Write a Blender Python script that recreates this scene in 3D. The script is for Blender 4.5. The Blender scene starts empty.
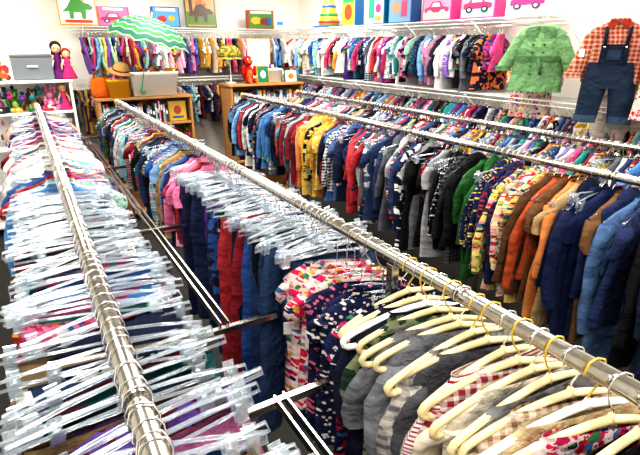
import bpy, math, random
from math import sin, cos, pi, radians
R = random.Random(7)
scene = bpy.context.scene

# ------------------------------------------------------------------ colours
def hx(h):
    h = h.lstrip('#')
    o = []
    for i in (0, 2, 4):
        c = int(h[i:i+2], 16)/255
        o.append(c/12.92 if c <= .04045 else ((c+.055)/1.055)**2.4)
    return tuple(o)

# ------------------------------------------------------------------ materials
def newmat(name):
    m = bpy.data.materials.new(name); m.use_nodes = True
    nt = m.node_tree; b = nt.nodes['Principled BSDF']
    return m, nt, b
def N(nt, t, **kw):
    n = nt.nodes.new(t)
    for k, v in kw.items(): setattr(n, k, v)
    return n
def math_(nt, op, a, b=None, c=None):
    n = N(nt, 'ShaderNodeMath', operation=op)
    for i, x in enumerate((a, b, c)):
        if x is None: continue
        if isinstance(x, (int, float)): n.inputs[i].default_value = x
        else: nt.links.new(x, n.inputs[i])
    return n.outputs[0]
def mix_(nt, f, a, b):
    n = N(nt, 'ShaderNodeMix', data_type='RGBA')
    if isinstance(f, (int, float)): n.inputs[0].default_value = f
    else: nt.links.new(f, n.inputs[0])
    for i, x in ((6, a), (7, b)):
        if isinstance(x, tuple): n.inputs[i].default_value = (*x, 1)
        else: nt.links.new(x, n.inputs[i])
    return n.outputs[2]

def simple(name, col, rough=.5, metal=0, noise=0, nscale=8, bump=0, **kw):
    m, nt, b = newmat(name)
    b.inputs['Roughness'].default_value = rough
    b.inputs['Metallic'].default_value = metal
    tc = N(nt, 'ShaderNodeTexCoord')
    no = N(nt, 'ShaderNodeTexNoise'); no.inputs['Scale'].default_value = nscale
    nt.links.new(tc.outputs['Object'], no.inputs['Vector'])
    d = tuple(c*(1-noise) for c in col)
    nt.links.new(mix_(nt, no.outputs[0], d, col), b.inputs['Base Color'])
    if bump:
        bp = N(nt, 'ShaderNodeBump'); bp.inputs['Strength'].default_value = bump
        nt.links.new(no.outputs[0], bp.inputs['Height']); nt.links.new(bp.outputs[0], b.inputs['Normal'])
    for k, v in kw.items(): b.inputs[k].default_value = v
    return m

def attr_mat(name, kind, rough=.85):
    m, nt, b = newmat(name)
    b.inputs['Roughness'].default_value = rough
    try: b.inputs['Specular IOR Level'].default_value = .2 if kind not in ('paint',) else .5
    except Exception: pass
    c1 = N(nt, 'ShaderNodeAttribute', attribute_name='c1').outputs['Color']
    c2 = N(nt, 'ShaderNodeAttribute', attribute_name='c2').outputs['Color']
    pu = N(nt, 'ShaderNodeAttribute', attribute_name='puv').outputs['Vector']
    sp = N(nt, 'ShaderNodeSeparateXYZ'); nt.links.new(pu, sp.inputs[0])
    x, z, s = sp.outputs
    col = c1
    if kind == 'stripe':
        fr = math_(nt, 'ADD', math_(nt, 'MULTIPLY', s, 55), 210)
        f = math_(nt, 'GREATER_THAN', math_(nt, 'SINE', math_(nt, 'MULTIPLY', z, fr)), .35)
        col = mix_(nt, f, c1, c2)
    elif kind == 'plaid':
        fr = math_(nt, 'ADD', math_(nt, 'MULTIPLY', s, 16), 220)
        fx = math_(nt, 'GREATER_THAN', math_(nt, 'SINE', math_(nt, 'MULTIPLY', x, fr)), .25)
        fz = math_(nt, 'GREATER_THAN', math_(nt, 'SINE', math_(nt, 'MULTIPLY', z, fr)), .25)
        f = math_(nt, 'MULTIPLY', math_(nt, 'ADD', fx, fz), .5)
        col = mix_(nt, f, c1, c2)
    elif kind == 'floral':
        v = N(nt, 'ShaderNodeTexVoronoi'); v.inputs['Scale'].default_value = 46
        no = N(nt, 'ShaderNodeTexNoise'); no.inputs['Scale'].default_value = 70
        nt.links.new(pu, no.inputs['Vector'])
        va = N(nt, 'ShaderNodeVectorMath', operation='SCALE'); va.inputs['Scale'].default_value = .03
        nt.links.new(no.outputs[1], va.inputs[0])
        vb = N(nt, 'ShaderNodeVectorMath', operation='ADD'); nt.links.new(pu, vb.inputs[0]); nt.links.new(va.outputs[0], vb.inputs[1])
        nt.links.new(vb.outputs[0], v.inputs['Vector'])
        f = math_(nt, 'LESS_THAN', v.outputs['Distance'], .5)
        ss = N(nt, 'ShaderNodeSeparateColor'); nt.links.new(v.outputs['Color'], ss.inputs[0])
        r = N(nt, 'ShaderNodeValToRGB'); r.color_ramp.interpolation = 'CONSTANT'
        cs = ['d0205a', 'e890a8', '3c6a9a', '3c7a50', 'd8a030', 'b02030', '1a2a58', 'd82848']
        el = r.color_ramp.elements
        while len(el) < len(cs): el.new(.5)
        for i, c in enumerate(cs): el[i].position = i/len(cs); el[i].color = (*hx(c), 1)
        nt.links.new(ss.outputs[0], r.inputs[0])
        fl = mix_(nt, math_(nt, 'GREATER_THAN', ss.outputs[1], .68), r.outputs[0], c2)
        col = mix_(nt, f, c1, fl)
    elif kind == 'graphic':
        no = N(nt, 'ShaderNodeTexVoronoi'); no.inputs['Scale'].default_value = 65
        nt.links.new(pu, no.inputs['Vector'])
        f = math_(nt, 'LESS_THAN', no.outputs['Distance'], .33)
        col = mix_(nt, f, c1, c2)
    elif kind == 'camo':
        no = N(nt, 'ShaderNodeTexNoise'); no.inputs['Scale'].default_value = 34; no.inputs['Detail'].default_value = 1
        nt.links.new(pu, no.inputs['Vector'])
        f = math_(nt, 'GREATER_THAN', no.outputs[0], .53)
        col = mix_(nt, f, c1, c2)
    elif kind == 'denim':
        no = N(nt, 'ShaderNodeTexNoise'); no.inputs['Scale'].default_value = 9; no.inputs['Detail'].default_value = 5
        nt.links.new(pu, no.inputs['Vector'])
        col = mix_(nt, no.outputs[0], c1, c2)
    if kind != 'paint':
        no = N(nt, 'ShaderNodeTexNoise'); no.inputs['Scale'].default_value = 16; no.inputs['Detail'].default_value = 4
        nt.links.new(pu, no.inputs['Vector'])
        bp = N(nt, 'ShaderNodeBump'); bp.inputs['Strength'].default_value = .8; bp.inputs['Distance'].default_value = .035
        nt.links.new(no.outputs[0], bp.inputs['Height']); nt.links.new(bp.outputs[0], b.inputs['Normal'])
        hs = N(nt, 'ShaderNodeHueSaturation'); nt.links.new(col, hs.inputs['Color'])
        n2 = N(nt, 'ShaderNodeTexNoise'); n2.inputs['Scale'].default_value = 70; n2.inputs['Detail'].default_value = 2
        nt.links.new(pu, n2.inputs['Vector'])
        nt.links.new(math_(nt, 'ADD', math_(nt, 'MULTIPLY', n2.outputs[0], .5), .72), hs.inputs['Value'])
        col = hs.outputs[0]
    nt.links.new(col, b.inputs['Base Color'])
    return m

M_PLAIN, M_STRIPE, M_PLAID, M_FLORAL, M_GRAPH, M_CAMO, M_DENIM, M_CLEAR, M_CHROME, M_PAINT, M_WOOD, M_UMB, M_METAL = range(13)
clear = bpy.data.materials.new('clear_plastic'); clear.use_nodes = True
nt = clear.node_tree; nt.nodes.clear()
out = N(nt, 'ShaderNodeOutputMaterial'); tr = N(nt, 'ShaderNodeBsdfTransparent'); tr.inputs[0].default_value = (.94, .965, .98, 1)
gl = N(nt, 'ShaderNodeBsdfGlossy'); gl.inputs['Roughness'].default_value = .1; gl.inputs[0].default_value = (1, 1, 1, 1)
df = N(nt, 'ShaderNodeBsdfDiffuse'); df.inputs[0].default_value = (.8, .9, 1, 1)
tl = N(nt, 'ShaderNodeBsdfTranslucent'); tl.inputs[0].default_value = (.8, .9, 1, 1)
m0 = N(nt, 'ShaderNodeMixShader'); m0.inputs[0].default_value = .4; nt.links.new(df.outputs[0], m0.inputs[1]); nt.links.new(tl.outputs[0], m0.inputs[2])
fz = N(nt, 'ShaderNodeFresnel'); fz.inputs[0].default_value = 1.6
m1 = N(nt, 'ShaderNodeMixShader'); m1.inputs[0].default_value = .2; nt.links.new(tr.outputs[0], m1.inputs[1]); nt.links.new(m0.outputs[0], m1.inputs[2])
m2 = N(nt, 'ShaderNodeMixShader'); nt.links.new(math_(nt, 'MINIMUM', math_(nt, 'MULTIPLY', fz.outputs[0], 1.4), .6), m2.inputs[0]); nt.links.new(m1.outputs[0], m2.inputs[1]); nt.links.new(gl.outputs[0], m2.inputs[2])
nt.links.new(m2.outputs[0], out.inputs[0])
chrome = simple('chrome_wire', (.85, .85, .85), .15, 1, noise=.1, nscale=30)
metal = simple('chrome_tube', (.62, .59, .54), .18, 1, noise=.4, nscale=55, bump=.14)
wood, nt, b = newmat('oak_wood')
tc = N(nt, 'ShaderNodeTexCoord'); mp = N(nt, 'ShaderNodeMapping'); mp.inputs['Scale'].default_value = (1.5, 12, 12)
nt.links.new(tc.outputs['Object'], mp.inputs[0]); no = N(nt, 'ShaderNodeTexNoise'); no.inputs['Scale'].default_value = 4; no.inputs['Detail'].default_value = 6
nt.links.new(mp.outputs[0], no.inputs[0]); nt.links.new(mix_(nt, no.outputs[0], hx('94602c'), hx('cc9c60')), b.inputs['Base Color'])
b.inputs['Roughness'].default_value = .5
umb, nt, b = newmat('umbrella_cloth')
pu = N(nt, 'ShaderNodeAttribute', attribute_name='puv').outputs['Vector']
sp = N(nt, 'ShaderNodeSeparateXYZ'); nt.links.new(pu, sp.inputs[0])
tri = math_(nt, 'PINGPONG', math_(nt, 'MULTIPLY', sp.outputs[0], 16/(2*pi)), .5)
k = math_(nt, 'FRACT', math_(nt, 'ADD', math_(nt, 'MULTIPLY', sp.outputs[1], 3.4), math_(nt, 'MULTIPLY', tri, .35)))
r = N(nt, 'ShaderNodeValToRGB'); r.color_ramp.interpolation = 'CONSTANT'; el = r.color_ramp.elements
cs = [(0, '04563c'), (.34, 'a8c8a8'), (.42, '187a20'), (.8, 'a0c898'), (.88, '045850')]
while len(el) < 5: el.new(.5)
for i, (p, c) in enumerate(cs): el[i].position = p; el[i].color = (*hx(c), 1)
nt.links.new(k, r.inputs[0]); nt.links.new(r.outputs[0], b.inputs['Base Color']); b.inputs['Roughness'].default_value = .7
MATS = [attr_mat('fabric_plain', 'plain'), attr_mat('fabric_stripe', 'stripe'), attr_mat('fabric_plaid', 'plaid'),
        attr_mat('fabric_floral', 'floral'), attr_mat('fabric_dotted_print', 'graphic'), attr_mat('fabric_camo', 'camo'),
        attr_mat('fabric_denim', 'denim'), clear, chrome, attr_mat('painted_plastic', 'paint', .35), wood, umb, metal]

# ------------------------------------------------------------------ mesh builder
class MB:
    def __init__(s): s.V=[]; s.F=[]; s.M=[]; s.S=[]; s.A=[]; s.B=[]; s.P=[]; s.T=None
    def setT(s, x=0, y=0, z=0, yaw=0, roll=0, pitch=0):
        s.T = (x, y, z, cos(yaw), sin(yaw), cos(roll), sin(roll), cos(pitch), sin(pitch))
    def add(s, vs, fs, mat, c1, c2=None, puv=None, smooth=True):
        o = len(s.V); c2 = c2 or c1
        if s.T:
            tx, ty, tz, cy, sy, cr, sr, cp, sp_ = s.T
            for x, y, z in vs:
                y, z = y*cp - z*sp_, y*sp_ + z*cp
                x, z = x*cr + z*sr, -x*sr + z*cr
                s.V.append((tx + x*cy - y*sy, ty + x*sy + y*cy, tz + z))
        else: s.V.extend(vs)
        s.F.extend([tuple(i+o for i in f) for f in fs])
        s.M.extend([mat]*len(fs)); s.S.extend([smooth]*len(fs))
        n = len(vs)
        s.A.extend([c1]*n); s.B.extend([c2]*n)
        if puv is None: puv = [(x+.7*y, z, 0) for x, y, z in vs]
        s.P.extend(puv)
    def loft(s, rings, mat, c1, c2=None, seed=0, cap0=False, cap1=False, smooth=True):
        n = len(rings[0]); vs = [p for r in rings for p in r]
        fs = []
        for i in range(len(rings)-1):
            for j in range(n):
                k = (j+1) % n
                fs.append((i*n+j, i*n+k, (i+1)*n+k, (i+1)*n+j))
        if cap0: fs.append(tuple(range(n))[::-1])
        if cap1: fs.append(tuple((len(rings)-1)*n+j for j in range(n)))
        s.add(vs, fs, mat, c1, c2, [(x+.8*y+seed, z, seed) for x, y, z in vs], smooth)
    def tube(s, pts, r, mat, c1, sides=5, caps=True, flat=1.0, closed=False):
        rings = []; n = len(pts)
        rr = r if isinstance(r, (list, tuple)) else [r]*n
        for i, p in enumerate(pts):
            a = pts[(i-1) % n] if (closed or i > 0) else pts[0]
            c = pts[(i+1) % n] if (closed or i < n-1) else pts[-1]
            t = [c[k]-a[k] for k in range(3)]; l = math.sqrt(sum(q*q for q in t)) or 1; t = [q/l for q in t]
            u = (0, 1, 0) if abs(t[1]) < .9 else (1, 0, 0)
            e = (u[1]*t[2]-u[2]*t[1], u[2]*t[0]-u[0]*t[2], u[0]*t[1]-u[1]*t[0])
            l = math.sqrt(sum(q*q for q in e)); e = [q/l for q in e]
            g = (t[1]*e[2]-t[2]*e[1], t[2]*e[0]-t[0]*e[2], t[0]*e[1]-t[1]*e[0])
            rings.append([tuple(p[k]+rr[i]*(cos(2*pi*j/sides)*e[k]+flat*sin(2*pi*j/sides)*g[k]) for k in range(3)) for j in range(sides)])
        if closed: rings.append(rings[0])
        s.loft(rings, mat, c1, cap0=caps and not closed, cap1=caps and not closed)
    def box(s, c, d, mat, c1, c2=None, taper=1.0):
        x, y, z = c; a, b_, h = d[0]/2, d[1]/2, d[2]/2
        vs = []
        for dz, k in ((-h, taper), (h, 1)):
            vs += [(x-a*k, y-b_*k, z+dz), (x+a*k, y-b_*k, z+dz), (x+a*k, y+b_*k, z+dz), (x-a*k, y+b_*k, z+dz)]
        s.add(vs, [(0,3,2,1),(4,5,6,7),(0,1,5,4),(1,2,6,5),(2,3,7,6),(3,0,4,7)], mat, c1, c2, smooth=False)
    def ell(s, c, r, mat, c1, c2=None, n=12, m=8):
        rings = []
        for i in range(m+1):
            a = pi*i/m; a = max(.02, min(pi-.02, a))
            rings.append([(c[0]+r[0]*sin(a)*cos(2*pi*j/n), c[1]+r[1]*sin(a)*sin(2*pi*j/n), c[2]-r[2]*cos(a)) for j in range(n)])
        s.loft(rings, mat, c1, c2, cap0=True, cap1=True)
    def lathe(s, prof, mat, c1, c2=None, n=20, c=(0,0,0), cap=True):
        rings = [[(c[0]+r*cos(2*pi*j/n), c[1]+r*sin(2*pi*j/n), c[2]+z) for j in range(n)] for r, z in prof]
        s.loft(rings, mat, c1, c2, cap0=cap, cap1=cap)
    def poly(s, pts, y, mat, c1, th=.002):
        n = len(pts)
        vs = [(x, y, z) for x, z in pts] + [(x, y+th, z) for x, z in pts]
        fs = [tuple(range(n)), tuple(range(n, 2*n))[::-1]] + [(i, i+n, (i+1) % n+n, (i+1) % n) for i in range(n)]
        s.add(vs, fs, mat, c1, smooth=False)
    def build(s, name, parent=None, bevel=0, solid=0):
        me = bpy.data.meshes.new(name); me.from_pydata(s.V, [], s.F)
        for m in MATS: me.materials.append(m)
        me.polygons.foreach_set('material_index', s.M); me.polygons.foreach_set('use_smooth', s.S)
        for nm, dat in (('c1', s.A), ('c2', s.B)):
            at = me.attributes.new(nm, 'FLOAT_COLOR', 'POINT')
            at.data.foreach_set('color', [q for c in dat for q in (*c[:3], 1)])
        at = me.attributes.new('puv', 'FLOAT_VECTOR', 'POINT'); at.data.foreach_set('vector', [q for c in s.P for q in c])
        me.update()
        o = bpy.data.objects.new(name, me); scene.collection.objects.link(o)
        if parent: o.parent = parent
        if bevel:
            b = o.modifiers.new('bevel', 'BEVEL'); b.width = bevel; b.segments = 2; b.limit_method = 'ANGLE'
        return o
def empty(name):
    o = bpy.data.objects.new(name, None); scene.collection.objects.link(o); return o

WHITE = hx('f4f4f2'); CREAM = hx('dccb9c'); CH = (.9, .9, .9); BLACK = hx('17171b')

# ------------------------------------------------------------------ hangers
def hook(mb, flip, gold=False, zs=-.075):
    f = flip
    p = [(0, 0, zs), (0, 0, -.05), (.012*f, 0, -.036), (.021*f, 0, -.015), (.0225*f, 0, 0), (.016*f, 0, .0165), (0, 0, .0225),
         (-.016*f, 0, .0165), (-.022*f, 0, 0), (-.02*f, 0, -.01)]
    if gold: mb.tube(p, .002, M_PAINT, hx('c8a840'), 5)
    else: mb.tube(p, .0018, M_CHROME, CH, 5)
def top_hanger(mb, hw, flip, col=None, mat=M_CLEAR, r=.0045, z0=-.07, drop=.055, gold=False):
    hook(mb, flip, gold, z0-.004)
    c = col or (.9, .95, 1)
    pts = [(-hw, 0, z0-drop), (-hw*.8, 0, z0-drop*.62), (-hw*.4, 0, z0-drop*.2), (0, 0, z0), (hw*.4, 0, z0-drop*.2), (hw*.8, 0, z0-drop*.62), (hw, 0, z0-drop)]
    low = [(hw*.97, 0, z0-drop-.012), (hw*.5, 0, z0-drop-.014), (-hw*.5, 0, z0-drop-.014), (-hw*.97, 0, z0-drop-.012)]
    mb.tube(pts+low, r, mat, c, 6, closed=True, flat=1.3)
def moulded_hanger(mb, hw, flip, col, r=.0075, z0=-.07, gold=False):
    hook(mb, flip, gold, z0-.002); D = .062
    half = [(0, 0), (.2, -.006), (.45, -.018), (.7, -.036), (.88, -.052), (.97, -D), (1.0, -D-.010), (.985, -D-.020), (.94, -D-.025)]
    pts = [(-hw*a, 0, z0+b) for a, b in half[::-1]] + [(hw*a, 0, z0+b) for a, b in half[1:]]
    pts += [(hw*.5, 0, z0-D-.027), (-hw*.5, 0, z0-D-.027)]
    mb.tube(pts, r, M_PAINT, col, 8, closed=True, flat=1.0)
    mb.tube([(0, 0, z0+.012), (0, 0, z0-.004)], [r*.6, r*1.3], M_PAINT, col, 8)
def clip_hanger(mb, hw, flip, rng, cc=None):
    hook(mb, flip, zs=-.07)
    c = cc or (.88, .94, 1)
    z = -.072
    pts = [(-hw, 0, z-.018), (-hw*.5, 0, z-.006), (0, 0, z), (hw*.5, 0, z-.006), (hw, 0, z-.018), (hw*1.02, 0, z-.036), (hw*.5, 0, z-.032), (0, 0, z-.028), (-hw*.5, 0, z-.032), (-hw*1.02, 0, z-.036)]
    mb.tube(pts, .0036, M_CLEAR, c, 6, closed=True, flat=1.2)
    mb.box((0, 0, z-.012), (.02, .007, .03), M_CLEAR, c)
    for sx in (-1, 1):
        x = sx*hw*rng.choice((.86, .86, .6))
        for sy in (-1, 1):
            y0, y1 = sy*.012, sy*.004
            zt, zb = z-.006, z-.056
            w = .011
            vs = [(x-w, y0, zt), (x+w, y0, zt), (x+w, y1, zb), (x-w, y1, zb), (x-w, y0+sy*.003, zt), (x+w, y0+sy*.003, zt), (x+w, y1+sy*.003, zb), (x-w, y1+sy*.003, zb)]
            mb.add(vs, [(0,1,2,3),(7,6,5,4),(0,4,5,1),(1,5,6,2),(2,6,7,3),(3,7,4,0)], M_CLEAR, c, smooth=False)
        mb.tube([(x-.006, 0, z-.026), (x+.006, 0, z-.026)], .0055, M_CHROME, CH, 6)

# ------------------------------------------------------------------ garments
def ring(cx, cy, cz, rx, ry, n, fold=None):
    out = []
    for j in range(n):
        a = 2*pi*j/n
        ca, sa = cos(a), sin(a)
        x = rx*ca; y = ry*(abs(sa)**.7)*(1 if sa >= 0 else -1)
        if fold: y += fold(x, cz)
        out.append((cx+x, cy+y, cz))
    return out
def top(mb, rng, hw=.17, L=.45, sl=.33, th=.016, mat=0, c1=(1,1,1), c2=None, neck=.055, ztop=-.066, spread=.03, collar=True, flare=1.0, n=14, slr=.04, hood=False):
    k = rng.uniform(28, 60); ph = rng.uniform(0, 6); A = rng.uniform(.005, .015); seed = rng.random()*9
    zt = ztop-.052; ts = max(.010, th*.65)
    def fold(x, z):
        t = min(1, max(0, (zt-z)/(L*.6)))
        return A*t*sin(k*x+ph) + .009*t*sin(13*z+ph*2)
    R_ = []
    if collar:
        R_.append(ring(0, 0, ztop+.016, neck*.95, .02, n)); R_.append(ring(0, 0, ztop+.002, neck*1.1, .022, n))
    else: R_.append(ring(0, 0, ztop-.002, neck*1.25, .012, n))
    R_.append(ring(0, 0, ztop-.012, neck+(hw-neck)*.3, ts*1.1, n))
    R_.append(ring(0, 0, ztop-.030, neck+(hw-neck)*.7, ts, n))
    R_.append(ring(0, 0, zt, hw*.97, ts, n))
    R_.append(ring(0, 0, zt-.04, hw*.98, th, n, fold))
    for t in (.2, .4, .6, .8, 1):
        z = zt-.04-(L-.09)*t
        R_.append(ring(0, 0, z, hw*(.90+(.1*flare)*t+(.5*(flare-1))*t), th*(1+.35*t), n, fold))
    mb.loft(R_, mat, c1, c2, seed)
    if sl > 0:
        for sx in (-1, 1):
            pr = []; m = 8
            dr = rng.uniform(-.03, .03); o = spread*rng.uniform(.3, 1.5); bow = rng.uniform(-.022, .022)
            path = [(0, 0, .6), (.2, .35, .9), (.4, .75, 1), (.6, .95, .88), (.8, 1, .9), (1, 1, .74)]
            for t, ox, rk in path:
                x = sx*(hw-.025+o*ox); z = zt-.02-sl*t
                pr.append(ring(x, dr*t*1.5+bow*sin(pi*t), z, slr*rk, max(.011, th*.9)*(1+.25*sin(9*t+ph)), m, lambda a, b_: .004*sin(50*b_+ph)))
            mb.loft(pr, mat, c1, c2, seed+.3, cap0=True)
    if hood:
        mb.ell((0, .012, ztop-.02), (neck*1.5, .03, .06), mat, c1, c2, 10, 6)
    if rng.random() < .25:
        x = -hw*rng.uniform(.5, 1.1); mb.box((x, -.03, zt-rng.uniform(.05, .2)), (.03, .002, .045), M_PAINT, WHITE)
def pants(mb, rng, hw=.13, L=.6, mat=0, c1=(1,1,1), c2=None, th=.016, ztop=-.112, skirt=False):
    seed = rng.random()*9; ph = rng.uniform(0, 6); n = 12
    f = lambda x, z: .006*sin(35*x+ph)+.005*sin(20*z+ph)
    if skirt:
        mb.loft([ring(0, 0, ztop, hw, .010, n), ring(0, 0, ztop-.03, hw, .014, n), ring(0, 0, ztop-L*.25, hw*1.1, th*1.2, n, f), ring(0, 0, ztop-L*.5, hw*1.25, th*1.5, n, f)], mat, c1, c2, seed)
        return
    mb.loft([ring(0, 0, ztop, hw, .010, n), ring(0, 0, ztop-.035, hw*1.01, .014, n), ring(0, 0, ztop-.1, hw*1.07, th, n), ring(0, 0, ztop-.2, hw*1.1, th*.9, n)], mat, c1, c2, seed)
    for sx in (-1, 1):
        rr = []
        for t in (0, .2, .45, .7, 1):
            rr.append(ring(sx*hw*(.56+.06*t), 0, ztop-.15-(L-.15)*t, hw*(.52-.17*t), th, 8, f))
        mb.loft(rr, mat, c1, c2, seed)

PAL = dict(
 navy=['16203f', '1b2a52', '0f1730', '22365f'], grey=['8d9096', 'b0b2b6', '5d6068', '44474e'], white=['ecece8', 'f4f4f2', 'dcdad2'],
 red=['a01c26', 'c02832', '7a1624'], blue=['2458a4', '4080c0', '1a4288', '6aa0d0'], black=['121216', '1e1e24', '0c0c10'],
 teal=['108080', '209890', '0c5c64'], green=['2a6a38', '408040', '1a4a2c'], yellow=['d8aa20', 'e8c850', 'c89018'],
 orange=['c86020', 'b84c18', 'd88038'], brown=['5a3a20', '785230', '452a1a'], tan=['b89868', 'c8b08a', '98784c'],
 pink=['e070a0', 'd83a80', 'f0a8c0', 'c0205c'], purple=['4c247a', '6a449c', '381c58'], olive=['5c6228', '6c6c38', '444822'], burg=['5c1224', '7a1c30'],
 mint=['98ccb8', '7ac0c8'], denim=['26395a', '32507a', '18263e', '44648e'])
def C(rng, *names):
    c = hx(rng.choice(PAL[rng.choice(names)])); v = rng.uniform(.75, 1.1)
    l = sum(c)/3
    return tuple((q*.9+l*.1)*v for q in c)
BOY = ('navy','navy','grey','white','grey','red','blue','blue','black','teal','grey','green','orange','burg','yellow','navy','denim','black')
GIRL = ('pink','pink','white','white','purple','mint','red','blue','grey','navy','yellow','teal','pink','tan','black')
ALL = BOY + GIRL
DARK = ('navy','black','black','grey','navy','burg','denim','brown')
def rmat(rng, p=.55):
    return M_PLAIN if rng.random() < p else rng.choice([M_STRIPE, M_PLAID, M_FLORAL, M_GRAPH, M_CAMO, M_GRAPH, M_CAMO])

def row(name, x0, z, ya, yb, spec, axis='Y', hname='row_of_clear_hangers', seed=1):
    rng = random.Random(seed); g = MB(); h = MB(); y = ya
    while y < yb:
        s = spec(y, rng)
        yaw = s.get('yaw', rng.gauss(0, .13))
        rl = rng.gauss(0, s.get('rs', .035)); pt = s.get('pitch', rng.gauss(0, .035))
        if axis == 'Y': args = (x0, y, z, yaw, rl, pt)
        else: args = (y, x0, z, yaw+pi/2, rl, pt)
        g.setT(*args); h.setT(*args)
        fl = rng.choice((-1, 1, 1))
        kind = s['kind']; hw = s.get('hw', .16); zd = s.get('zd', 0)
        if kind == 'top':
            if s.get('cream'): moulded_hanger(h, hw*s.get('hk', 1.02), fl, s['cream'], s.get('hr', .0075), gold=s.get('gold', False))
            else: top_hanger(h, hw*.97, fl, r=s.get('hr', .0045), z0=-.07-zd)
            top(g, rng, hw, s.get('L', .42), s.get('sl', .3), s.get('th', .014), s['mat'], s['c1'], s['c2'], neck=s.get('neck', .055), collar=s.get('collar', True), spread=s.get('spread', .03), flare=s.get('flare', 1), hood=s.get('hood', False), slr=s.get('slr', .038), ztop=-.066-zd-s.get('gz', 0), n=18 if s.get('cream') else 14)
        elif kind == 'pants':
            clip_hanger(h, hw*1.15, fl, rng)
            pants(g, rng, hw, s.get('L', .6), s['mat'], s['c1'], s['c2'], skirt=s.get('skirt', False), ztop=-.118, th=s.get('th', .016))
        elif kind == 'bare':
            clip_hanger(h, hw*1.15, fl, rng)
        y += s.get('step', .03)*rng.uniform(.75, 1.25)
    a = g.build(name); b = h.build(hname)
    return a, b

RZ = 1.40; RX = [.06, .725, 2.0, 2.67]; YE = 5.02

def spec1(y, rng):
    if y < 2.2:
        cs = ('navy','black','burg','olive','denim','pink','white','grey','navy','blue','teal','tan','red','denim','purple','pink')
        k = 'bare' if rng.random() < .25 else 'pants'
        return dict(kind=k, hw=rng.uniform(.14, .19), L=rng.uniform(.45, .7), mat=rng.choice([0, 0, 0, M_DENIM, M_DENIM, M_CAMO, M_FLORAL]), c1=C(rng, *cs), c2=C(rng, *cs), skirt=rng.random() < .35,
                    step=.013 if k == 'bare' else .038, th=rng.uniform(.026, .04), yaw=rng.gauss(.05, .13), pitch=rng.gauss(-.03, .2), rs=.05)
    if rng.random() < .3: return dict(kind='bare', hw=rng.uniform(.15, .19), step=.008, yaw=rng.gauss(.05, .2), rs=.08)
    cs = ('white','white','grey','pink','mint','white','red','blue','white') if y < 3.4 else ('pink','pink','pink')+GIRL
    return dict(kind='top', hw=rng.uniform(.17, .225), L=rng.uniform(.35, .5), sl=rng.choice([.1, .12, .28]), mat=rmat(rng, .6), c1=C(rng, *cs), c2=C(rng, *ALL), step=.034, th=.02)
NEAR2 = [(.20, M_PLAID, '3a3a40', 'a8a49c'), (.24, 0, '988c74', ''), (.28, 0, '121216', ''), (.31, M_FLORAL, 'e0ccd0', 'c0205a'), (.345, 0, 'c8b890', ''), (.38, M_PLAID, 'd8c8b8', '8a6850'), (.415, 0, '77787c', ''),
         (.45, 0, 'dcd4c0', ''), (.485, M_PLAID, '7a1c2c', 'c8c0bc'), (.52, M_STRIPE, 'dcdcdc', 'a02838'), (.555, 0, '4a4c52', ''), (.59, M_PLAID, 'a8a49c', '606068'), (.625, M_FLORAL, 'e4ccd0', 'd0305a'),
         (.66, 0, '707278', ''), (.69, M_FLORAL, 'dcd8c0', '3c7a50'), (.725, M_CAMO, '243c34', '788060'), (.76, 0, '14182c', ''), (.81, M_GRAPH, '141a34', 'c8c8c8')]
def spec2(y, rng):
    if y < .81:
        m, a, b = next((q[1:] for q in NEAR2 if y < q[0]), NEAR2[-1][1:])
        cr = CREAM if rng.random() < .8 else WHITE
        return dict(kind='top', hw=rng.uniform(.165, .195), L=.6, sl=rng.choice([0, 0, .15, .2, .4]), mat=m, c1=hx(a), c2=hx(b) if b else hx(a), cream=cr, neck=rng.uniform(.07, .11), collar=False, step=.034, yaw=rng.gauss(-.18, .1), slr=.045, hk=rng.uniform(1.08, 1.2), hr=.0075, gold=rng.random() < .5, rs=.04, th=.02, gz=.011)
    if y < 1.14:
        if y > .97: c1, c2 = hx(rng.choice(['e8d4cc', 'e4d0c8'])), hx('d82060'); m = M_FLORAL
        else: c1, c2 = hx('1a2044'), hx(rng.choice(['e8e0dc', 'e07090'])); m = rng.choice([M_FLORAL, M_GRAPH, M_GRAPH])
        return dict(kind='top', hw=rng.uniform(.16, .19), L=.5, sl=rng.choice([0, .08, .1]), mat=m, c1=c1, c2=c2, zd=.05, collar=False, neck=.08, step=.042, yaw=rng.gauss(-.4, .08), pitch=.06, th=.022, slr=.042)
    if y < 2.25:
        if y < 1.5: cs = ('denim','navy','denim','black'); m = M_DENIM
        elif y < 1.64: cs = ('red','blue','navy'); m = 0
        elif y < 1.95: cs = ('blue','teal','navy','denim','grey'); m = rng.choice([M_CAMO, M_FLORAL, 0, 0])
        else: cs = ('purple','navy','black','purple'); m = 0
        k = 'bare' if rng.random() < .3 else 'pants'
        return dict(kind=k, hw=rng.uniform(.13, .18), L=rng.uniform(.6, .75), mat=m, c1=C(rng, *cs), c2=C(rng, *cs), step=.032 if k == 'pants' else .012, yaw=rng.gauss(-.05, .18), pitch=rng.gauss(0, .06), th=.02, rs=.07)
    if rng.random() < .2: return dict(kind='bare', hw=rng.uniform(.13, .17), step=.008, yaw=rng.gauss(.0, .2), rs=.08)
    cs = ('pink','pink','pink','red') if y < 2.5 else ALL+('grey','black')
    return dict(kind='top', hw=rng.uniform(.15, .19), L=rng.uniform(.34, .52), sl=rng.choice([.1, .3, .3]), mat=rmat(rng, .5), c1=C(rng, *cs), c2=C(rng, *ALL), step=.033, th=.018)
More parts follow.
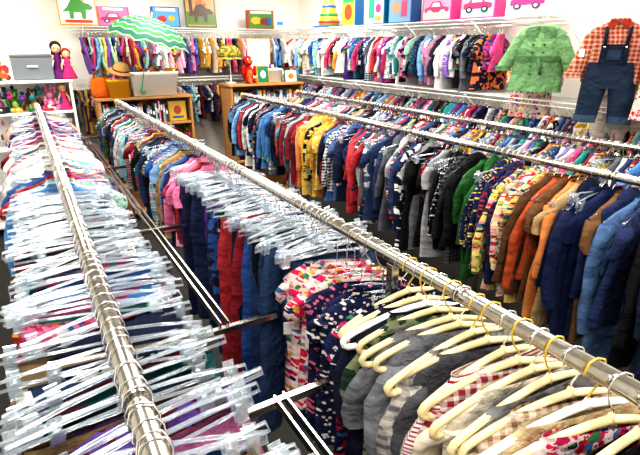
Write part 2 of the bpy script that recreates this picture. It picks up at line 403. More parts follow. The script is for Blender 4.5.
def spec3(y, rng):
    big = y < 1.5
    if rng.random() < (.28 if y < 1.9 else .16): return dict(kind='bare', hw=rng.uniform(.14, .19), step=.008, yaw=rng.gauss(.0, .2), rs=.08)
    L = .62 if y < 1.2 else .52
    m, a, b, st = 0, None, None, .034
    if y < .98: a, b = C(rng, *DARK, 'black'), C(rng, 'grey', 'white'); m = rng.choice([0, 0, M_PLAID]); st = .04
    elif y < 1.14: a = hx(rng.choice(['0e1834', '121e40', '101a38', '142048'])); b = a; st = .036
    elif y < 1.30: a = C(rng, 'orange', 'brown', 'tan', 'brown', 'tan'); b = C(rng, 'brown', 'tan'); m = rng.choice([0, 0, M_PLAID])
    elif y < 1.48: a = hx(rng.choice(['e0cc70', 'd8e0d0', 'e4d6b0'])); b = C(rng, 'green', 'orange', 'red'); m = M_FLORAL
    elif y < 1.6: a = hx('14224a'); b = C(rng, 'red', 'yellow', 'white'); m = M_GRAPH
    elif y < 1.72: a = hx('2e6c34'); b = hx('1c4824'); st = .05; m = M_DENIM
    elif y < 2.1: a = C(rng, 'black', 'navy', 'white', 'grey', 'black', 'black'); b = C(rng, 'white', 'red', 'grey'); m = rmat(rng, .75)
    elif y < 2.7: a = C(rng, 'navy', 'blue', 'grey', 'white', 'navy', 'denim', 'black', 'red', 'grey'); b = C(rng, 'white', 'navy'); m = rmat(rng, .65)
    elif y < 3.1: a = C(rng, 'blue', 'red', 'navy', 'white', 'navy'); b = C(rng, 'white', 'grey', 'navy'); m = rng.choice([M_PLAID, M_PLAID, M_STRIPE, 0, 0])
    elif y < 3.4: a = C(rng, 'black', 'yellow', 'red', 'teal', 'black'); b = C(rng, 'white', 'yellow'); m = rmat(rng, .5)
    else: a = C(rng, *BOY); b = C(rng, *ALL); m = rmat(rng, .7)
    return dict(kind='top', hw=(.215 if y < 1.2 else .195)*rng.uniform(.92, 1.04) if big else rng.uniform(.155, .2), L=L*rng.uniform(.78, 1.18), sl=(.42 if big else .34)*rng.uniform(.7, 1.12) if rng.random() < .8 else .12,
                mat=m, c1=a, c2=b, step=st, hood=rng.random() < .25, th=.021 if big else .018, slr=.052 if big else .042)
def spec4(y, rng):
    if rng.random() < .3: return dict(kind='bare', hw=rng.uniform(.14, .19), step=.008, yaw=rng.gauss(.0, .2), rs=.08)
    return dict(kind='top', hw=rng.uniform(.15, .19), L=.48, sl=rng.choice([.12, .32]), mat=rmat(rng, .6), c1=C(rng, *ALL), c2=C(rng, *ALL), step=.034, th=.017)
def specw(pal, L=.36, step=.038, hw=.14):
    return lambda y, rng: dict(kind='top', hw=rng.uniform(hw*.8, hw*1.1), L=L*rng.uniform(.65, 1.25), sl=rng.choice([.08, .1, .25]), mat=rmat(rng, .5), c1=C(rng, *pal), c2=C(rng, *ALL), step=step, yaw=rng.gauss(.0, .3), th=.02, pitch=rng.gauss(0, .06))

row('row_of_folded_pants_on_rack', RX[0], RZ, .34, 4.95, spec1, hname='row_of_clip_hangers', seed=11)
row('row_of_hanging_clothes', RX[1], RZ, .12, 4.95, spec2, hname='row_of_mixed_hangers', seed=5)
row('row_of_hanging_shirts_and_jackets', RX[2], RZ, .55, 4.95, spec3, seed=12)
row('row_of_hanging_shirts', RX[3], RZ, .8, 4.95, spec4, seed=21)
row('row_of_baby_clothes', 3.27, 2.03, 2.75, 6.2, specw(GIRL+('white','white','navy','blue'), .36), seed=31)
row('row_of_baby_clothes', 3.27, 1.47, 1.3, 6.2, specw(ALL, .40), seed=33)
row('row_of_toddler_clothes', 6.26, 2.03, .62, 3.1, specw(GIRL+('yellow',), .34), axis='X', seed=35)
row('row_of_toddler_clothes', 6.26, 1.47, .4, 3.1, specw(ALL, .38), axis='X', seed=37)

# ------------------------------------------------------------------ racks
def rack(xa, xb, ymin):
    root = empty('double_garment_rack')
    for nm, x in (('rail_1', xa), ('rail_2', xb)):
        m = MB(); m.tube([(x, ymin, RZ), (x, YE, RZ)], .0175, M_METAL, CH, 20)
        for y in (YE, ymin): m.ell((x, y, RZ), (.024, .03, .024), M_PAINT, hx('c8b070'))
        y = ymin+.62
        while y < YE: m.tube([(x, y-.02, RZ), (x, y+.02, RZ)], .0188, M_METAL, CH, 20); y += 1.22
        m.build(nm, root)
    xm = (xa+xb)/2
    fr = MB()
    ys = [y for y in (.86, 2.2, 3.6, 4.97) if y > ymin]
    for y in ys:
        for x in (xa, xb):
            fr.box((x, y, (RZ-.018+.03)/2), (.024, .024, RZ-.048), M_METAL, CH)
        for z in (1.09, .12): fr.box((xm, y, z), (xb-xa, .02, .02), M_METAL, CH)
        for x in (xa, xb): fr.box((x, y, .02), (.07, .07, .04), M_PAINT, BLACK)
    fr.box((xm, 1.23, 1.09), (xb-xa, .02, .02), M_METAL, CH)
    for dx in (-.012, .012): fr.box((xm+dx, (1.23+4.97)/2, 1.105), (.007, 3.74, .024), M_METAL, CH)
    if ymin < .3:
        for dx in (-.012, .012): fr.box((xm+dx, (.3+.86)/2, 1.105), (.007, .56, .024), M_METAL, CH)
    fr.box((xm, (.86+4.97)/2, .14), (.02, 4.11, .02), M_METAL, CH)
    fr.build('frame', root, bevel=.002)
rack(RX[0], RX[1], .0)
rack(RX[2], RX[3], .4)

# ------------------------------------------------------------------ wire shelves
def wire_shelf(name, axis, a, b, wall, depth, z):
    m = MB(); W = WHITE
    def P(l, d, zz):
        return (wall-d, l, zz) if axis == 'Y' else (l, wall-d, zz)
    for d, zz, r in ((.01, z, .003), (depth*.5, z, .003), (depth, z, .0035), (depth+.002, z-.03, .0035), (depth*.64, z-.05, .007)):
        m.tube([P(a, d, zz), P(b, d, zz)], r, M_PAINT, W, 6)
    l = a
    while l < b:
        m.tube([P(l, .008, z+.004), P(l, depth, z+.004), P(l, depth+.004, z-.03)], .0016, M_PAINT, W, 4); l += .03
    l = a+.15
    while l < b:
        m.tube([P(l, depth, z-.01), P(l, .012, z-.26)], .005, M_PAINT, W, 5)
        m.box(P(l, .006, z-.14), (.012, .012, .3), M_PAINT, W); l += .8
    return m.build(name)
wire_shelf('wire_shelf', 'Y', .4, 6.45, 3.5, .36, 2.09)
wire_shelf('wire_shelf', 'Y', .4, 6.45, 3.5, .36, 1.53)
wire_shelf('wire_shelf', 'X', .5, 3.1, 6.5, .36, 2.09)
wire_shelf('wire_shelf', 'X', .5, 3.1, 6.5, .36, 1.53)

# ------------------------------------------------------------------ room
wallm = simple('white_wall_paint', hx('f3f0e6'), .7, noise=.03, nscale=3, bump=.03)
carpet = simple('grey_carpet', hx('2c2926'), .95, noise=.4, nscale=120, bump=.3)
ceilm = simple('ceiling_tile', hx('f4f4f2'), .8, noise=.05, nscale=60)
trimm = simple('white_trim', hx('eeeeea'), .5, noise=.03)
def rbox(name, c, d, mat, bevel=0):
    bpy.ops.mesh.primitive_cube_add(size=1, location=c); o = bpy.context.object; o.name = name; o.scale = d
    bpy.ops.object.transform_apply(location=False, rotation=False, scale=True)
    o.data.materials.append(mat); return o
X0, X1, Y0, Y1, H = -1.6, 3.5, -1.6, 6.5, 2.8
rbox('floor', ((X0+X1)/2, (Y0+Y1)/2, -.05), (X1-X0+.2, Y1-Y0+.2, .1), carpet)
rbox('ceiling', ((X0+X1)/2, (Y0+Y1)/2, H+.05), (X1-X0+.2, Y1-Y0+.2, .1), ceilm)
rbox('wall_back', ((X0+X1)/2, Y1+.05, H/2), (X1-X0+.2, .1, H), wallm)
rbox('wall_front', ((X0+X1)/2, Y0-.05, H/2), (X1-X0+.2, .1, H), wallm)
rbox('wall_right', (X1+.05, (Y0+Y1)/2, H/2), (.1, Y1-Y0, H), wallm)
rbox('wall_left', (X0-.05, (Y0+Y1)/2, H/2), (.1, Y1-Y0, H), wallm)
rbox('baseboard_back', ((X0+X1)/2, Y1-.008, .05), (X1-X0, .016, .1), trimm)
rbox('baseboard_right', (X1-.008, (Y0+Y1)/2, .05), (.016, Y1-Y0, .1), trimm)

# ------------------------------------------------------------------ lights
em = bpy.data.materials.new('fluorescent_diffuser'); em.use_nodes = True
nt = em.node_tree; nt.nodes.clear(); e = nt.nodes.new('ShaderNodeEmission'); e.inputs[0].default_value = (1, .97, .92, 1); e.inputs[1].default_value = 3
o_ = nt.nodes.new('ShaderNodeOutputMaterial'); nt.links.new(e.outputs[0], o_.inputs[0])
for lx in (-.2, 1.35, 2.75):
    for ly in (.1, 2.5, 4.9):
        root = empty('ceiling_light_fixture')
        fr = MB()
        for dx in (-.31, .31): fr.box((lx+dx, ly, H-.02), (.03, 1.24, .04), M_PAINT, WHITE)
        for dy in (-.61, .61): fr.box((lx, ly+dy, H-.02), (.6, .03, .04), M_PAINT, WHITE)
        fr.build('fixture_frame', root, bevel=.003)
        p = rbox('diffuser_panel', (lx, ly, H-.012), (.59, 1.19, .01), em); p.parent = root
        ld = bpy.data.lights.new('tube_light', 'AREA'); ld.shape = 'RECTANGLE'; ld.size = .56; ld.size_y = 1.16; ld.energy = {.1: 30, 2.5: 31, 4.9: 46}[ly]; ld.color = (1, .955, .885)
        lo = bpy.data.objects.new('tube_light', ld); lo.location = (lx, ly, H-.03); scene.collection.objects.link(lo); lo.parent = root
w = bpy.data.worlds.new('World'); scene.world = w; w.use_nodes = True
w.node_tree.nodes['Background'].inputs[0].default_value = (.9, .95, 1, 1); w.node_tree.nodes['Background'].inputs[1].default_value = .5

# ------------------------------------------------------------------ posters and toy boxes
def rect(x, z, w, h): return [(x-w/2, z-h/2), (x+w/2, z-h/2), (x+w/2, z+h/2), (x-w/2, z+h/2)]
def circ(x, z, r, n=14): return [(x+r*cos(2*pi*i/n), z+r*sin(2*pi*i/n)) for i in range(n)]
def text(parent, s, size, loc, yaw, col):
    cu = bpy.data.curves.new('label', 'FONT'); cu.body = s; cu.size = size; cu.align_x = 'CENTER'; cu.extrude = .0008
    o = bpy.data.objects.new('label_text', cu); scene.collection.objects.link(o)
    o.location = loc; o.rotation_euler = (pi/2, 0, yaw); o.parent = parent
    o.data.materials.append(simple('ink_'+s.replace(' ', '_'), col, .5))
def card(name, x, y, z, yaw, w, h, depth, bg, art, lean=0):
    m = MB(); m.setT(x, y, z, yaw, 0, -lean)
    m.box((0, depth/2, h/2), (w, depth, h), M_PAINT, hx(bg))
    for i, (pts, col) in enumerate(art):
        m.poly([(px*w, pz*h) for px, pz in pts], -.002-.0012*i, M_PAINT, hx(col), .0015)
    return m.build(name)
def dino(c):
    return [([(-.4,.3),(-.25,.42),(-.12,.6),(.05,.64),(.2,.52),(.32,.5),(.42,.42),(.36,.36),(.22,.36),(.2,.15),(.1,.15),(.08,.3),(-.1,.3),(-.12,.15),(-.22,.15),(-.22,.32)], c),
            ([(-.15,.6),(-.1,.74),(-.04,.64)], 'c04a18'), ([(-.03,.65),(.03,.78),(.08,.65)], 'c04a18'), ([(.1,.62),(.17,.7),(.2,.54)], 'c04a18')]
def car(c, r2='202028'):
    return [([(-.4,.3),(-.4,.45),(-.25,.5),(-.15,.68),(.12,.68),(.2,.5),(.4,.45),(.4,.3)], c), ([(-.17,.5),(-.11,.63),(.08,.63),(.13,.5)], 'dff0fa'),
            (circ(-.22,.28,.1), r2), (circ(.22,.28,.1), r2), (circ(-.22,.28,.04), 'ffffff'), (circ(.22,.28,.04), 'ffffff')]
def border(c): return [(rect(0,.5,.92,.92), c)]
ZS = 2.098
p1 = card('stegosaurus_poster', .63, 6.16, ZS, 0, .38, .44, .01, 'b88810', border('e8e2d0')+[(rect(0,.85,.8,.16), '1a5a98'), (rect(-.2,.7,.3,.06), 'a81c1c'), (rect(.2,.7,.3,.06), '2c7020')]+dino('2c7a20')+[(rect(0,.1,.7,.06), 'a81c1c')], .1)
text(p1, 'STEGOSAURUS', .045, (.63, 6.10, 2.12), 0, hx('b02020'))
card('pink_toy_box', .99, 6.2, ZS, 0, .34, .2, .1, 'b82860', border('d06090')+car('a01050')+[(rect(0,.88,.6,.12), 'ffffff')])
card('blue_toy_box', 1.57, 6.2, ZS, 0, .32, .22, .08, '103880', border('4888b8')+[(circ(-.15,.4,.17), 'a81818'), (circ(.2,.45,.13), 'c89818'), (rect(0,.86,.7,.14), 'e8e8e8')])
card('dinosaur_poster', 1.98, 6.16, ZS, 0, .38, .42, .01, '203c10', border('a88048')+[(rect(0,.25,.9,.35), '46641c'), (rect(-.3,.55,.1,.4), '3c2410')]+dino('3a1e0c')+[(rect(0,.88,.8,.1), '101c0c')], .1)
card('toy_puzzle_box', 2.78, 6.2, ZS, 0, .36, .22, .08, '982c10', border('3c7024')+[(circ(-.2,.45,.2), 'c09818'), (circ(.15,.4,.2), '701c10'), (rect(0,.88,.8,.12), 'e8e8e8'), (rect(.3,.4,.15,.4), '184890')])
card('small_white_sign', 3.05, 6.2, ZS, 0, .14, .14, .02, 'ffffff', [(rect(0,.5,.7,.3), '4080b0')])
yw = -pi/2
for i, (y, w_, h_, bg, in_, nm) in enumerate([(4.8, .26, .28, '1a68a8', border('c8b028')+[(circ(0,.5,.3), 'b83818'), (rect(0,.9,.8,.12), '188048')], 'ball_toy_box'),
    (4.32, .32, .3, '0c7094', border('b8c8d0')+[(rect(-.15,.5,.3,.6), '18886c'), (circ(.2,.5,.14), 'b83070'), (rect(0,.85,.7,.12), '582888'), (rect(.2,.2,.3,.12), 'c89018')], 'craft_kit_box'),
    (3.92, .34, .28, '144888', border('6898b8')+[(circ(-.15,.5,.2), 'c08868'), (rect(.2,.45,.25,.5), 'b83c70'), (rect(0,.88,.8,.12), 'f0f0f0')], 'doll_box'),
    (3.42, .36, .23, 'c03078', border('e088b0')+[(rect(0,.2,.9,.25), 'a8d0b0')]+car('b81860', 'f8f8f8')+[(rect(0,.88,.8,.12), 'f8f8f8')], 'pink_car_toy_box'),
    (2.96, .36, .24, 'c03078', border('e490b8')+[(rect(0,.2,.9,.25), '90b8d0')]+car('a81058')+[(rect(0,.88,.8,.12), 'ffffff')], 'pink_car_toy_box'),
    (2.50, .36, .24, 'e0e0dc', border('e4b8cc')+[(rect(0,.2,.9,.25), 'b8c8a0')]+car('b82068', '502860')+[(rect(0,.88,.8,.12), 'c04080')], 'pink_car_toy_box')]):
    card(nm, 3.2, y, ZS, yw, w_, h_, .12, bg, in_)
m = MB(); m.setT(3.28, 5.33, ZS)
m.box((0, 0, .01), (.28, .28, .02), M_PAINT, hx('2a62c0'))
m.lathe([(.125, .02), (.11, .1), (.08, .2), (.05, .34), (.012, .46)], M_PAINT, hx('c89018'))
for z, r_, c in ((.06, .13, 'b02818'), (.14, .11, '1a8040'), (.23, .085, '1a50b0'), (.34, .065, 'd06018')):
    m.lathe([(r_*.7, z-.02), (r_, z-.01), (r_, z+.01), (r_*.7, z+.02)], M_PAINT, hx(c))
m.build('stacking_cone_toy')

# ------------------------------------------------------------------ umbrella
m = MB(); m.setT(1.17, 5.45, 1.93, .3, .2, .16)
n = 32; rings = []; pv = []
RU = .42
for i in range(9):
    t = max(.02, i/8); r_ = RU*sin(t*1.2)/sin(1.2); z = .24*(cos(t*1.2)-cos(1.2))/(1-cos(1.2))
    for j in range(n):
        a = 2*pi*j/n; sc = 1-.07*t*t*abs(sin(4*a)); zz = z+.02*t*t*abs(sin(4*a))
        rings.append((r_*sc*cos(a), r_*sc*sin(a), zz)); pv.append((a+20, t, 0))
m.add(rings, [(i*n+j, i*n+(j+1) % n, (i+1)*n+(j+1) % n, (i+1)*n+j) for i in range(8) for j in range(n)], M_UMB, WHITE, None, pv)
for j in range(8):
    a = 2*pi*j/8
    m.tube([(RU*sin(t*1.2)/sin(1.2)*cos(a)*.99, RU*sin(t*1.2)/sin(1.2)*sin(a)*.99, .24*(cos(t*1.2)-cos(1.2))/(1-cos(1.2))-.004) for t in (.02, .25, .5, .75, 1)], .002, M_CHROME, CH, 4)
    m.tube([(0, 0, .0), (RU*.5*cos(a), RU*.5*sin(a), .15)], .0018, M_CHROME, CH, 4)
m.tube([(0, 0, .29), (0, 0, .2), (0, 0, -.44)], .005, M_CHROME, CH, 8)
m.tube([(0, 0, -.42), (0, 0, -.5), (.02, 0, -.525), (.045, 0, -.515), (.05, 0, -.49)], .011, M_PAINT, hx('18906c'), 8)
m.build('open_umbrella')

# ------------------------------------------------------------------ shelf units
def shelf_unit(name, x0, x1, y0, y1, zs, ztop, mat, col, back=True, th=.025):
    m = MB()
    for x in (x0+th/2, x1-th/2): m.box((x, (y0+y1)/2, (ztop-th)/2), (th, y1-y0, ztop-th), mat, col)
    for z in zs: m.box(((x0+x1)/2, (y0+y1)/2, z), (x1-x0-2*th, y1-y0-.01, th), mat, col)
    m.box(((x0+x1)/2, (y0+y1)/2, ztop-th/2), (x1-x0+.03, y1-y0+.03, th), mat, col)
    if back: m.box(((x0+x1)/2, y1-.005, ztop/2), (x1-x0-2*th, .01, ztop-.05), mat, col)
    return m.build(name, bevel=.003)
shelf_unit('wooden_bookcase', .62, 1.6, 5.55, 5.88, (.1, .42, .76, 1.08), 1.38, M_WOOD, WHITE)
shelf_unit('wooden_display_counter', 2.05, 3.0, 5.5, 5.85, (.1, .55, 1.1), 1.47, M_WOOD, WHITE)
shelf_unit('white_shelf_unit', -1.1, .42, 5.75, 6.1, (.1, .5, .9, 1.25), 1.57, M_PAINT, WHITE)

def bin_(name, x, y, z, w, d, h, col, mat=M_PAINT, lip=True, yaw=0):
    m = MB(); m.setT(x, y, z, yaw)
    def rr(w_, d_, zz, r_=.025):
        pts = []
        for cx, cy, a0 in ((w_/2-r_, d_/2-r_, 0), (-w_/2+r_, d_/2-r_, 90), (-w_/2+r_, -d_/2+r_, 180), (w_/2-r_, -d_/2+r_, 270)):
            for k_ in range(4): a = radians(a0+30*k_); pts.append((cx+r_*cos(a), cy+r_*sin(a), zz))
        return pts
    k_ = .88
    m.loft([rr(w*k_, d*k_, 0), rr(w*.97, d*.97, h*.85), rr(w, d, h*.86), rr(w, d, h), rr(w-.012, d-.012, h), rr(w*k_-.012, d*k_-.012, .006)], mat, hx(col), cap0=True, cap1=True)
    return m.build(name)
bin_('white_storage_bin', 1.22, 5.7, 1.385, .52, .3, .25, 'eeeae0')
bin_('yellow_toy_bin', .85, 5.68, 1.385, .22, .24, .18, 'd89a18')
bin_('clear_storage_bin', 2.64, 5.66, 1.475, .22, .24, .16, 'e8eef0')
bin_('pink_basket', -.1, 5.9, .915, .3, .25, .16, 'd04888')
bin_('red_basket', .22, 5.9, .915, .26, .25, .16, 'a82028')
m = MB(); m.box((.1, 5.93, 1.575+.11), (.36, .24, .22), M_PAINT, hx('6a7074')); m.box((.1, 5.93, 1.575+.225), (.37, .25, .03), M_PAINT, hx('54595e')); m.box((.1, 5.8, 1.7), (.1, .015, .02), M_PAINT, hx('c8ccd0'))
m.build('grey_storage_box', bevel=.01)
def plush(name, x, y, z, s, col, c2, yaw=0, ears='round', hat=None):
    m = MB(); m.setT(x, y, z, yaw); c, d = hx(col), hx(c2)
    m.ell((0, 0, .09*s), (.06*s, .05*s, .09*s), 0, c); m.ell((0, -.02*s, .085*s), (.04*s, .04*s, .06*s), 0, d)
    m.ell((0, -.005*s, .215*s), (.055*s, .05*s, .055*s), 0, c); m.ell((0, -.05*s, .205*s), (.025*s, .02*s, .018*s), 0, d)
    m.ell((0, -.07*s, .212*s), (.009*s, .006*s, .007*s), M_PAINT, BLACK, n=8, m=6)
    for sx in (-1, 1):
        m.ell((sx*.02*s, -.048*s, .232*s), (.009*s, .006*s, .01*s), M_PAINT, WHITE, n=8, m=6); m.ell((sx*.02*s, -.054*s, .232*s), (.005*s, .003*s, .006*s), M_PAINT, BLACK, n=8, m=6)
        if ears == 'round': m.ell((sx*.04*s, 0, .262*s), (.02*s, .01*s, .02*s), 0, c)
        elif ears == 'long': m.ell((sx*.03*s, 0, .31*s), (.014*s, .008*s, .055*s), 0, c)
        m.ell((sx*.07*s, -.02*s, .12*s), (.022*s, .022*s, .055*s), 0, c)
        m.ell((sx*.04*s, -.07*s, .025*s), (.025*s, .055*s, .025*s), 0, c); m.ell((sx*.04*s, -.118*s, .03*s), (.022*s, .012*s, .028*s), 0, d)
    return m.build(name)
plush('red_plush_monster', 2.34, 5.66, 1.475, 1.15, 'b81818', 'd86828', .1, 'none')
plush('brown_teddy_bear', 2.92, 5.66, 1.475, .6, '6a4020', 'a87c48')
def doll(name, x, y, z, s, dress, hair):
    m = MB(); m.setT(x, y, z)
    m.lathe([(.085*s, 0), (.08*s, .02*s), (.05*s, .1*s), (.03*s, .16*s), (.034*s, .2*s), (.015*s, .225*s)], 0, hx(dress), n=14)
    m.ell((0, 0, .27*s), (.04*s, .038*s, .047*s), 0, hx('e8b898'))
    m.ell((0, .012*s, .285*s), (.05*s, .042*s, .05*s), 0, hx(hair)); m.ell((0, .03*s, .22*s), (.045*s, .025*s, .08*s), 0, hx(hair))
    for sx in (-1, 1):
        m.tube([(sx*.03*s, 0, .205*s), (sx*.06*s, -.01*s, .15*s), (sx*.065*s, -.03*s, .1*s)], [.013*s, .011*s, .009*s], 0, hx('e8b898'), 6)
        m.ell((sx*.014*s, -.036*s, .272*s), (.005*s, .004*s, .006*s), M_PAINT, BLACK, n=6, m=4)
    return m.build(name)
doll('princess_doll', .34, 5.9, 1.575, 1.1, '5a1a5a', '2a1810')
doll('mermaid_doll', .42, 5.84, 1.575, .9, 'c02868', '8a2818')
doll('fairy_doll', .33, 5.85, 1.2645, .8, 'c83068', 'b88838')
plush('pink_plush_bunny', .2, 5.88, 1.2645, .7, 'd870a0', 'e8b8cc', 0, 'long')
plush('green_plush_frog', -.12, 5.88, 1.2645, .8, '2c7a30', 'a8b860')
plush('brown_plush_dog', .05, 5.88, 1.2645, .8, '5a3418', 'c8a070')
def clutter(name, x0, x1, y0, y1, z, n, seed, smin=.03, smax=.07, zmax=.1):
    rg = random.Random(seed); m = MB()
    for i in range(n):
        x, y = rg.uniform(x0, x1), rg.uniform(y0, y1); s = rg.uniform(smin, smax); c = hx(rg.choice(['b82860','a82028','c89818','1c489c','246c30','5a2888','b85818','107070','e0e0e0','202028','d87898','6a4424']))
        zz = z+s*.5+(rg.uniform(0, zmax) if i > n*.4 else 0)
        m.setT(x, y, zz, rg.uniform(0, 6), rg.uniform(-.3, .3) if zz > z+s else 0)
        k_ = rg.randrange(4)
        if k_ == 0: m.ell((0, 0, 0), (s*.5, s*.5, s*.5), M_PAINT, c)
        elif k_ == 1: m.box((0, 0, 0), (s*1.4, s*.8, s), M_PAINT, c); m.box((0, 0, s*.1), (s*1.42, s*.5, s*.3), M_PAINT, WHITE)
        elif k_ == 2: m.lathe([(s*.3, -s*.5), (s*.5, -s*.3), (s*.45, s*.3), (s*.2, s*.5), (s*.2, s*.8)], M_PAINT, c, n=10)
        else:
            m.ell((0, 0, -s*.1), (s*.4, s*.35, s*.4), 0, c); m.ell((0, 0, s*.5), (s*.3, s*.3, s*.3), 0, c)
            for q in (-1, 1): m.ell((q*s*.25, 0, s*.8), (s*.1, s*.07, s*.14), 0, c, n=6, m=4)
    return m.build(name)
clutter('pile_of_small_toys', -.3, .38, 5.78, 5.98, 1.2645, 60, 4, zmax=.2)
clutter('pile_of_small_toys', -.3, .38, 5.78, 5.98, .915, 90, 5, zmax=.26)
clutter('pile_of_small_toys', -.3, .38, 5.78, 5.98, .515, 90, 15, .05, .09, .26)
clutter('pile_of_small_toys', -.28, -.12, 5.8, 6.0, 1.575, 16, 16, .05, .08, .12)
clutter('pile_of_plush_toys', .66, 1.55, 5.6, 5.8, .7745, 50, 8, .05, .09, .2)
clutter('pile_of_plush_toys', .66, 1.55, 5.6, 5.8, .4345, 50, 18, .05, .09, .2)
clutter('basket_of_toys', 1.02, 1.42, 5.6, 5.8, 1.58, 22, 10, .05, .08, .05)
clutter('yellow_bin_toys', .79, .92, 5.62, 5.74, 1.52, 10, 12, .04, .07, .07)
clutter('clear_bin_toys', 2.58, 2.7, 5.6, 5.72, 1.6, 8, 13, .04, .06, .05)
# straw sun hat on the bookcase edge, toy basket in front of the white shelves
m = MB(); m.setT(.9, 5.62, 1.64, 0, .1, .3)
m.lathe([(.14, 0), (.135, .006), (.085, .015), (.08, .05), (.055, .085), (.01, .095)], 0, hx('b89458'), n=22)
m.lathe([(.088, .016), (.088, .032)], 0, hx('8a2838'), n=22, cap=False)
m.build('straw_sun_hat')
def books(name, x0, x1, y, z, hmin, hmax, seed, depth=.2):
    rg = random.Random(seed); m = MB(); x = x0
    while x < x1:
        t = rg.uniform(.012, .035); h_ = rg.uniform(hmin, hmax); c = C(rg, *ALL)
        m.box((x+t/2, y, z+h_/2), (t*.95, depth, h_), M_PAINT, c); m.box((x+t/2, y-depth/2-.001, z+h_*.7), (t*.6, .003, h_*.25), M_PAINT, WHITE); x += t
    return m.build(name)
books('row_of_picture_books', .66, 1.05, 5.68, 1.0945, .18, .25, 3)
books('row_of_board_games', 1.1, 1.3, 5.68, 1.0945, .15, .24, 4)
books('row_of_picture_books', 2.1, 2.95, 5.65, 1.114, .2, .28, 6)
card('yellow_picture_book', 1.44, 5.6, 1.0945, 0, .2, .22, .02, 'b88810', border('d0a828')+[(circ(0,.55,.22), 'a83818'), (rect(0,.2,.6,.1), '184890')], .1)
card('yellow_picture_book', 2.47, 5.5, 1.475, 0, .15, .2, .02, 'd8a818', border('1a6a50')+[(circ(0,.5,.22), 'f8f0c0')], .12)
card('green_picture_book', 2.84, 5.5, 1.475, 0, .16, .14, .02, '1a8040', border('f4f0e0')+[(circ(0,.5,.25), 'd07020')], .12)
books('stack_of_board_books', 2.76, 2.9, 5.76, 1.475, .1, .16, 9, .1)
card('white_sign_board', 2.55, 5.79, 1.475, 0, .3, .5, .02, 'c8a870', [(rect(0,.5,.9,.93), 'fbfbfa')])
m = MB(); m.setT(.68, 5.7, 1.385)
m.loft([[(p[0], p[1], z) for p in ring(0, 0, 0, rx, ry, 14)] for z, rx, ry in ((0, .08, .05), (.02, .09, .06), (.1, .1, .06), (.17, .085, .04), (.2, .08, .02))], 0, hx('c86018'), cap0=True, cap1=True)
for y in (-.02, .02): m.tube([(-.05, y, .19), (-.04, y, .25), (0, y, .27), (.04, y, .25), (.05, y, .19)], .006, 0, hx('904010'), 6)
m.build('orange_handbag')
m = MB(); m.setT(2.12, 5.66, 1.475, -.2)
m.lathe([(.06, 0), (.06, .012), (.008, .02), (.008, .3), (.05, .31)], M_PAINT, hx('d0d0d0'), n=14)
m.lathe([(.135, .28), (.138, .33), (.12, .38), (.07, .42), (.012, .43)], M_CAMO, hx('5a5a22'), hx('a89038'), n=18)
vs = []
for i in range(9):
    a = pi+pi*i/8; vs += [(.13*cos(a), .13*sin(a), .295), (.15*cos(a), .13*sin(a)-.1*abs(sin(a)), .275)]
m.add(vs, [(2*i, 2*i+1, 2*i+3, 2*i+2) for i in range(8)], M_CAMO, hx('5a5a28'), hx('b09c48'))
m.build('camo_cap_on_stand')

# ------------------------------------------------------------------ display outfits on right
rg = random.Random(3)
SX = 3.09
m = MB(); m.setT(SX-.03, 2.24, 2.095, -pi/2+.45)
top_hanger(m, .16, 1)
G = hx('6a9464'); G2 = hx('587f54')
top(m, rg, .155, .43, 0, .035, 0, G, G, neck=.06, flare=1.25, n=24, collar=False)
for sx in (-1, 1):
    m.loft([ring(sx*(.115+.11*t), 0, -.135-.22*t, .052, .035, 12) for t in (0, .35, .7, 1)], 0, G)
    m.loft([ring(sx*.224, 0, z, .055, .038, 12) for z in (-.335, -.365)], 0, G2)
    m.poly([(sx*.01, -.075), (sx*.085, -.085), (sx*.1, -.13), (sx*.03, -.17)], -.036, 0, G2, .012)
    for z in (-.19, -.24, -.33, -.38): m.ell((sx*.035, -.04, z), (.009, .005, .009), M_PAINT, hx('2c4a2c'), n=8, m=5)
m.loft([ring(0, 0, z, .158, .05, 24) for z in (-.265, -.295)], 0, hx('4a7048'))
m.tube([(.01, -.055, -.28), (.03, -.06, -.33), (.035, -.058, -.38)], .009, 0, hx('4a7048'), 5)
m.build('green_toddler_coat')
root = empty('toddler_overalls_outfit')
ox, oy, oz, yw2 = SX-.06, 1.71, 2.095, -pi/2+.5
m = MB(); m.setT(ox, oy, oz, yw2)
top_hanger(m, .15, 1)
PC, PD = hx('a03420'), hx('d0a890')
top(m, rg, .155, .34, 0, .03, M_PLAID, PC, PD, neck=.05, n=24, collar=True)
for sx in (-1, 1):
    m.loft([ring(sx*(.12+.08*t), 0, -.13-.24*t, .045, .03, 12) for t in (0, .35, .7, 1)], M_PLAID, PC, PD)
    m.loft([ring(sx*.202, 0, z, .05, .035, 12) for z in (-.35, -.385)], M_PLAID, PD, PC)
    m.poly([(sx*.004, -.06), (sx*.05, -.055), (sx*.06, -.09), (sx*.03, -.11)], -.034, M_PLAID, PC, .006)
m.build('plaid_shirt', root)
m = MB(); m.setT(ox, oy, oz, yw2)
DN, DL = hx('121c2e'), hx('26384e')
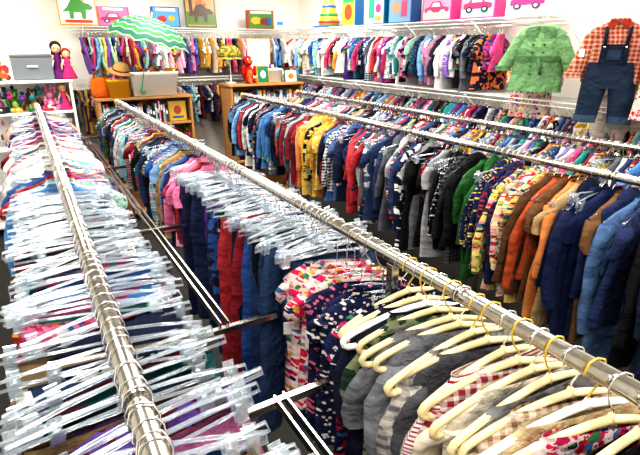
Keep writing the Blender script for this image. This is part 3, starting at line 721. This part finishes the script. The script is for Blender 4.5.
m.poly([(-.075, -.3), (.075, -.3), (.07, -.19), (-.07, -.19)], -.048, M_DENIM, DN, .012)
m.poly([(-.035, -.275), (.035, -.275), (.035, -.22), (-.035, -.22)], -.053, M_DENIM, DL, .005)
m.loft([ring(0, 0, z, w_, .045, 24) for z, w_ in ((-.29, .125), (-.31, .13), (-.36, .138), (-.44, .145))], M_DENIM, DN, DL)
for sx in (-1, 1):
    m.loft([ring(sx*(.072+.02*t), 0, -.40-.24*t, .073-.012*t, .042, 14) for t in (0, .3, .6, 1)], M_DENIM, DN, DL)
    m.loft([ring(sx*.094, 0, z, .065, .046, 14) for z in (-.6, -.645)], M_DENIM, DL, hx('486078'))
    m.tube([(sx*.055, -.05, -.2), (sx*.06, -.04, -.12), (sx*.065, 0, -.085), (sx*.05, .03, -.13)], .011, M_DENIM, DN, 5)
    m.ell((sx*.055, -.054, -.205), (.008, .004, .008), M_CHROME, CH, n=8, m=5)
m.build('denim_overalls', root)
m = MB(); m.setT(SX, 1.38, 2.06, -pi/2+.35)
top_hanger(m, .15, 1); top(m, rg, .16, .5, 0, .03, M_FLORAL, hx('d4c6ba'), hx('c0406a'), n=22, flare=1.2, collar=False)
m.build('floral_dress')
m = MB(); m.setT(SX+.12, 1.70, 2.06, -pi/2+.3)
top_hanger(m, .15, 1); top(m, rg, .16, .72, .3, .03, 0, hx('a89c90'), n=22)
m.build('beige_cardigan')
m = MB(); m.setT(SX+.12, 2.36, 2.06, -pi/2+.3)
top_hanger(m, .14, 1); top(m, rg, .15, .6, .3, .03, M_FLORAL, hx('b8b4aa'), hx('c08868'), n=22)
m.build('floral_cardigan')

# ------------------------------------------------------------------ camera
cam = bpy.data.cameras.new('camera'); co = bpy.data.objects.new('camera', cam); scene.collection.objects.link(co)
co.location = (0, 0, 1.9); co.rotation_euler = (radians(90-20.8), 0, radians(-30.6)); cam.lens = 27; cam.sensor_width = 36; cam.clip_start = .02
scene.camera = co
scene.view_settings.view_transform = 'Standard'
try: scene.view_settings.look = 'Medium High Contrast'
except Exception: pass
scene.view_settings.exposure = 0.0
